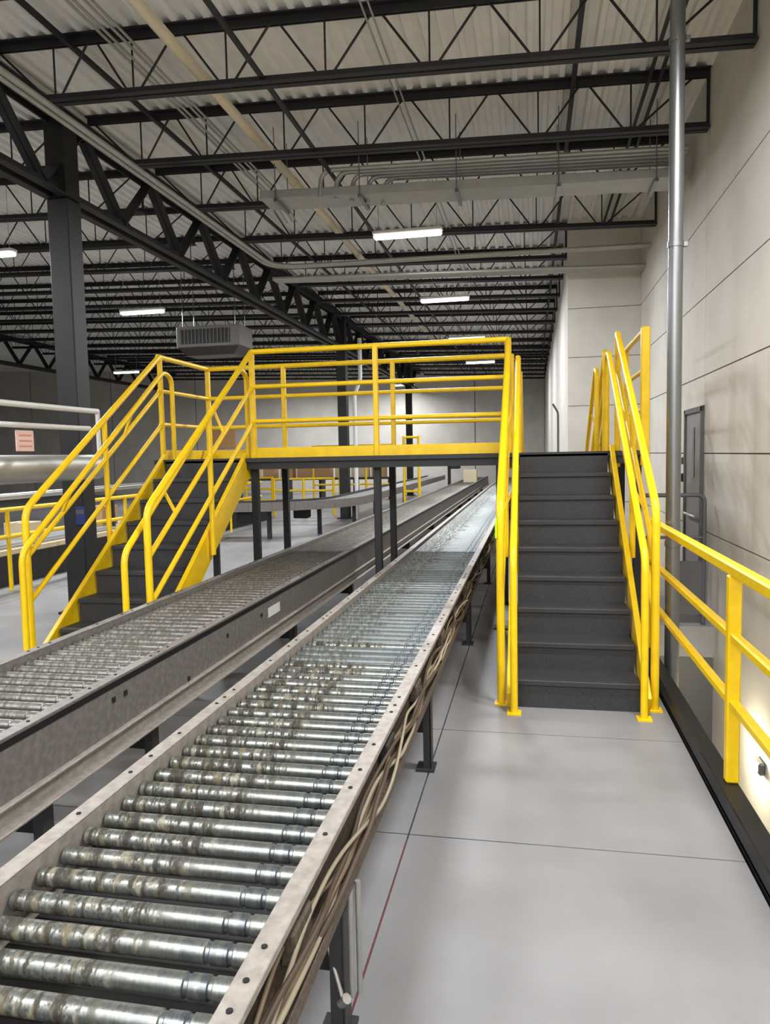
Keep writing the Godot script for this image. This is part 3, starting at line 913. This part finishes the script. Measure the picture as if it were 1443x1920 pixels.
func pit_railing():
	var t := thing("pit_railing", "yellow square-tube railing along the black kerb by the wall", "railing", Vector3.ZERO)
	for h in [[1.13, 0.055], [0.81, 0.045], [0.49, 0.045]]:
		inst(span(Vector3(0.935 - h[1] * 0.5, h[0] - h[1] * 0.5, -6.2), Vector3(0.935 + h[1] * 0.5, h[0] + h[1] * 0.5, -0.4), 0.008), "rail", M.yellow, t)
	for z in [-6.17, -3.69, -1.8]:
		inst(span(Vector3(0.905, 0.10, z - 0.03), Vector3(0.965, 1.105, z + 0.03), 0.008), "post", M.yellow, t)
	# door with vision slot
	var d := inst(span(Vector3(WALL_X - 0.01, 0.0, -7.97), Vector3(WALL_X + 0.03, 2.08, -8.73), 0.004), "door_1", M.door_grey, self)
	tag(d, "grey steel exit door with a narrow vision slot", "door", "", "structure")
	inst(span(Vector3(WALL_X - 0.016, 1.40, -8.30), Vector3(WALL_X - 0.009, 1.93, -8.38)), "vision_pane", M.glass_dark, d)
	var fr := S()
	addspan(fr, Vector3(WALL_X - 0.03, 0, -7.92), Vector3(WALL_X + 0.03, 2.13, -7.97))
	addspan(fr, Vector3(WALL_X - 0.03, 0, -8.73), Vector3(WALL_X + 0.03, 2.13, -8.78))
	addspan(fr, Vector3(WALL_X - 0.03, 2.08, -7.92), Vector3(WALL_X + 0.03, 2.13, -8.78))
	inst(fr.commit(), "door_frame", M.frame_grey, d)
	inst(pipe([Vector3(WALL_X - 0.05, 1.0, -8.05), Vector3(WALL_X - 0.05, 1.0, -8.6)], 0.015, 8), "push_bar", M.silver, d)
	for q in [[1.38, 0.06, "dark"], [1.57, 0.05, "pale"]]:
		var b := single(box(Vector3(0.03, q[1] * 1.6, q[1]), 0.006), "wall_switch", M.black if q[2] == "dark" else M.frame_grey, "small %s box on the wall beside the grey door" % q[2], "switch", Vector3(WALL_X - 0.015, q[0], -8.9))
	# grey rail closing the landing
	var r := thing("landing_rail", "dark grey pipe rail closing the landing before the door", "railing", Vector3(0, 0, -7.5))
	inst(pipe(rounded([Vector3(1.02, 0, 0), Vector3(1.02, 1.26, 0), Vector3(1.62, 1.26, 0), Vector3(1.62, 0, 0)], 0.07, 5), 0.021, 10), "rail_loop", M.frame_grey, r)
	inst(pipe([Vector3(1.38, 0, 0), Vector3(1.38, 1.26, 0)], 0.018, 10), "post", M.frame_grey, r)
	inst(pipe([Vector3(1.02, 0.85, 0), Vector3(1.62, 0.85, 0)], 0.016, 8), "mid_rail", M.frame_grey, r)
	inst(span(Vector3(1.34, 0.10, -0.012), Vector3(1.62, 0.62, 0.012)), "kick_panel", M.frame_grey, r)
	# bulkhead lamp low on the wall in the pit
	var l := thing("bulkhead_lamp", "small lit bulkhead lamp low on the wall in the pit", "light", Vector3(WALL_X - 0.05, -0.70, -5.85))
	inst(box(Vector3(0.05, 0.10, 0.18), 0.015), "housing", M.frame_grey, l, Vector3(0.025, 0, 0))
	inst(box(Vector3(0.05, 0.06, 0.14), 0.015), "lens", M.lamp, l, Vector3(-0.015, 0, 0))
	var o := OmniLight3D.new()
	o.name = "lamp_light"
	o.light_energy = 0.55
	o.omni_range = 12.0
	o.omni_attenuation = 2.0
	o.light_size = 0.05
	o.light_color = Color(1.0, 0.95, 0.82)
	o.shadow_enabled = true
	l.add_child(o)
	o.position = Vector3(-0.12, 0.02, -0.1)

# ---------------------------------------------------------------- things further off
func left_background():
	# the raised trough with white rails to the left of the stair
	var t := thing("raised_trough", "silver raised trough with two white rails left of the stair", "conveyor", Vector3.ZERO)
	inst(pipe([Vector3(-4.6, 2.235, -2.5), Vector3(-4.6, 2.235, -7.26)], 0.028, 10), "white_rail", M.white_paint, t)
	inst(pipe([Vector3(-4.6, 2.045, -2.5), Vector3(-4.6, 2.045, -7.10)], 0.026, 10), "white_rail", M.white_paint, t)
	for z in [-7.26, -5.0, -3.0]:
		inst(pipe([Vector3(-4.6, 1.75, z), Vector3(-4.6, 2.25, z)], 0.024, 8), "rail_post", M.white_paint, t)
	inst(pipe([Vector3(-4.6, 1.64, -2.5), Vector3(-4.6, 1.64, -7.2)], 0.13, 24), "trough", M.conduit, t)
	for z in [-3.2, -4.9]:
		inst(span(Vector3(-4.65, 0, z - 0.05), Vector3(-4.55, 1.52, z + 0.05)), "leg", M.leg_grey, t)
	var s := thing("hanging_placard", "faded pink placard hanging from the lower white rail", "sign", Vector3(-4.565, 1.90, -6.02))
	inst(box(Vector3(0.008, 0.19, 0.24)), "board", M.sign_pink, s)
	for q in [0.05, 0.0, -0.05]:
		inst(span(Vector3(0.0041, q - 0.008, -0.09), Vector3(0.006, q + 0.008, 0.08)), "print_line", M.sign_red, s)
	# low conveyor beyond with yellow guard
	var c := thing("low_conveyor", "dark low conveyor behind the yellow guard on the left", "conveyor", Vector3(-7.6, 0, -11.0))
	inst(span(Vector3(-0.5, 0.0, -8), Vector3(0.5, 0.42, 5)), "dark_skirt", M.black, c)
	inst(span(Vector3(-0.5, 0.42, -8), Vector3(0.5, 0.50, 5), 0.01), "side_frame", M.carton_pale, c)
	inst(span(Vector3(-0.42, 0.50, -8), Vector3(0.42, 0.53, 5)), "belt", M.belt, c)
	inst(pipe([Vector3(0.2, 1.22, -8), Vector3(0.2, 1.22, 5)], 0.05, 10), "silver_tube", M.silver, c)
	for z in [-7, -4, -1, 2]:
		inst(span(Vector3(0.17, 0.53, z - 0.03), Vector3(0.23, 1.2, z + 0.03)), "tube_post", M.leg_grey, c)
	var g := thing("low_guard", "yellow guard rail in front of the dark low conveyor", "railing", Vector3(-6.85, 0, -11.0))
	for y in [1.08, 0.72]:
		inst(pipe([Vector3(0, y, -7), Vector3(0, y, 5)], 0.03, 8), "rail", M.yellow, g)
	for z in [-6.5, -5, -3.5, -2, -0.5, 1.0, 2.4, 3.8]:
		inst(pipe([Vector3(0, 0, z), Vector3(0, 1.08, z)], 0.028, 8), "post", M.yellow, g)
	# boxes and bins on the low conveyor
	for q in [[-9.0, 0.4, 0.3, "carton"], [-10.1, 0.35, 0.25, "carton_pale"], [-12.2, 0.5, 0.35, "carton"], [-14.0, 0.4, 0.3, "carton_pale"]]:
		var cb := thing("carton", "%s cardboard carton on the dark low conveyor" % ("brown" if q[3] == "carton" else "pale"), "box", Vector3(-7.78, 0.53, q[0]), "cartons on the low conveyor")
		inst(span(Vector3(-0.2, 0, -q[1] * 0.5), Vector3(0.2, q[2], q[1] * 0.5), 0.004), "body", M[q[3]], cb)
		inst(span(Vector3(-0.025, q[2], -q[1] * 0.5), Vector3(0.025, q[2] + 0.002, q[1] * 0.5)), "tape", M.hose_tan, cb)
	# unit heater under the roof
	var h := thing("unit_heater", "grey unit heater with upright louvres hung from the roof", "heater", Vector3(-6.2, 3.74, -14.0))
	inst(span(Vector3(-0.66, 0.16, -0.35), Vector3(0.66, 0.56, 0.33), 0.01), "casing", M.heater_grey, h)
	inst(span(Vector3(-0.58, 0.22, 0.325), Vector3(0.46, 0.50, 0.338)), "grille_opening", M.black, h)
	for k in 14:
		var x: float = -0.56 + 0.077 * k
		inst(span(Vector3(x, 0.22, 0.335), Vector3(x + 0.014, 0.50, 0.36)), "louvre", M.heater_grey, h)
	var hp := S()
	var pa := [Vector3(-0.5, 0, 0.25), Vector3(0.5, 0, 0.25), Vector3(0.5, 0, -0.25), Vector3(-0.5, 0, -0.25)]
	var pb := [Vector3(-0.64, 0.16, 0.32), Vector3(0.64, 0.16, 0.32), Vector3(0.64, 0.16, -0.34), Vector3(-0.64, 0.16, -0.34)]
	for k in 4:
		var k2 := (k + 1) % 4
		quad(hp, pa[k], pb[k], pb[k2], pa[k2], (pb[k] - pb[(k + 3) % 4]).cross(Vector3.UP).normalized())
	quad(hp, pa[0], pa[1], pa[2], pa[3], Vector3.DOWN)
	inst(hp.commit(), "drip_pan", M.heater_grey, h)
	for sx in [-0.55, 0.55]:
		for sz in [-0.25, 0.25]:
			inst(pipe([Vector3(sx, 0.56, sz), Vector3(sx, 1.85, sz)], 0.008, 6), "hanger_rod", M.galv, h)

func far_background():
	# white downpipe on the second column
	single(pipe(rounded([Vector3(-4.62, 0, -19.25), Vector3(-4.62, 3.3, -19.25), Vector3(-4.45, 3.75, -19.25), Vector3(-4.45, 4.8, -19.25)], 0.06, 4), 0.055, 12), "downpipe", M.white_paint, "white downpipe with a jog beside the second column", "pipe")
	# yellow post-and-rail frames along the far line
	for q in [[-7.4, -5.6, -20.5, 1.1, "short yellow guard frame behind the curved conveyor"], [-7.7, -4.8, -25.5, 2.1, "tall yellow guard frame beyond the curved conveyor"], [-3.35, -2.95, -19.5, 2.2, "narrow yellow frame standing beside the long left conveyor"], [-11.5, -8.0, -22.0, 1.1, "long yellow guard frame before the stacked cartons"]]:
		var g := thing("yellow_frame", q[4], "railing", Vector3(q[0], 0, q[2]))
		var w: float = q[1] - q[0]
		var n: int = max(2, int(w / 0.8) + 1)
		for k in n:
			inst(pipe([Vector3(w * k / (n - 1), 0, 0), Vector3(w * k / (n - 1), q[3], 0)], 0.04, 8), "post", M.yellow, g)
		for y in [q[3] - 0.03, q[3] * 0.66, q[3] * 0.33]:
			inst(pipe([Vector3(0, y, 0), Vector3(w, y, 0)], 0.032, 8), "rail", M.yellow, g)
	# a line of cartons on a dark bench in front of the far wall
	var b := thing("packing_bench", "long dark packing bench along the far wall", "bench", Vector3(-8.5, 0, -28.5))
	inst(span(Vector3(-5.5, 0.78, -0.4), Vector3(3.2, 0.86, 0.4), 0.01), "bench_top", M.leg_grey, b)
	for k in 7:
		inst(span(Vector3(-5.4 + 1.4 * k, 0, -0.3), Vector3(-5.3 + 1.4 * k, 0.78, 0.3)), "leg", M.black, b)
	rng.seed = 5
	for k in 11:
		var w := rng.randf_range(0.45, 0.68)
		var hh := rng.randf_range(0.3, 0.62)
		var pale: bool = rng.randf() < 0.4
		var cb := thing("carton", "%s cardboard carton in the row on the packing bench" % ("pale" if pale else "brown"), "box", Vector3(-13.4 + 0.75 * k, 0.86, -28.5), "cartons on the packing bench")
		inst(span(Vector3(-w * 0.5, 0, -0.25), Vector3(w * 0.5, hh, 0.25), 0.004), "body", M.carton_pale if pale else M.carton, cb)
		inst(span(Vector3(-0.04, hh, -0.25), Vector3(0.04, hh + 0.002, 0.25)), "tape", M.hose_tan, cb)
	# parcel and scanner near the end of the left conveyor
	var pc := thing("carton", "cream carton standing at the far end of the left conveyor", "box", Vector3(-2.2, 0.66, -27.0))
	inst(span(Vector3(-0.24, 0, -0.2), Vector3(0.24, 0.46, 0.2), 0.004), "body", M.carton_pale, pc)
	inst(span(Vector3(-0.03, 0.46, -0.2), Vector3(0.03, 0.462, 0.2)), "tape", M.hose_tan, pc)
	var sc := thing("conveyor_scanner", "black scanner arm over the far left conveyor", "scanner", Vector3(-2.75, 0, -25.0))
	inst(span(Vector3(-0.05, 0, -0.05), Vector3(0.05, 1.6, 0.05)), "mast", M.black, sc)
	inst(span(Vector3(0.0, 1.2, -0.12), Vector3(0.38, 1.42, 0.12), 0.02), "head", M.black, sc)
	# notice board on the far wall
	var nb := thing("notice_board", "orange and white notice board on the far wall", "sign", Vector3(-14.6, 2.2, FAR_Z + 0.005))
	inst(span(Vector3(-0.62, 0, 0), Vector3(0.62, 1.0, 0.04), 0.01), "board", M.sign_orange, nb)
	inst(span(Vector3(-0.62, 1.0, 0), Vector3(0.62, 1.12, 0.05), 0.01), "header", M.white_paint, nb)
	# thin dark pipe with a hooked top on the side of the jutting room
	single(pipe(rounded([Vector3(0.50, 0, -14.6), Vector3(0.50, 2.45, -14.6), Vector3(0.40, 2.62, -14.6)], 0.05, 4), 0.02, 8), "hooked_pipe", M.frame_grey, "thin dark pipe with a hooked top by the jutting room", "pipe")

# ---------------------------------------------------------------- build
func _ready():
	rng.seed = 11
	make_materials()
	camera_and_light()
	building()
	roof_steel()
	conveyors()
	crossover()
	pit_railing()
	pipes_overhead()
	curved_conveyor()
	left_background()
	far_background()
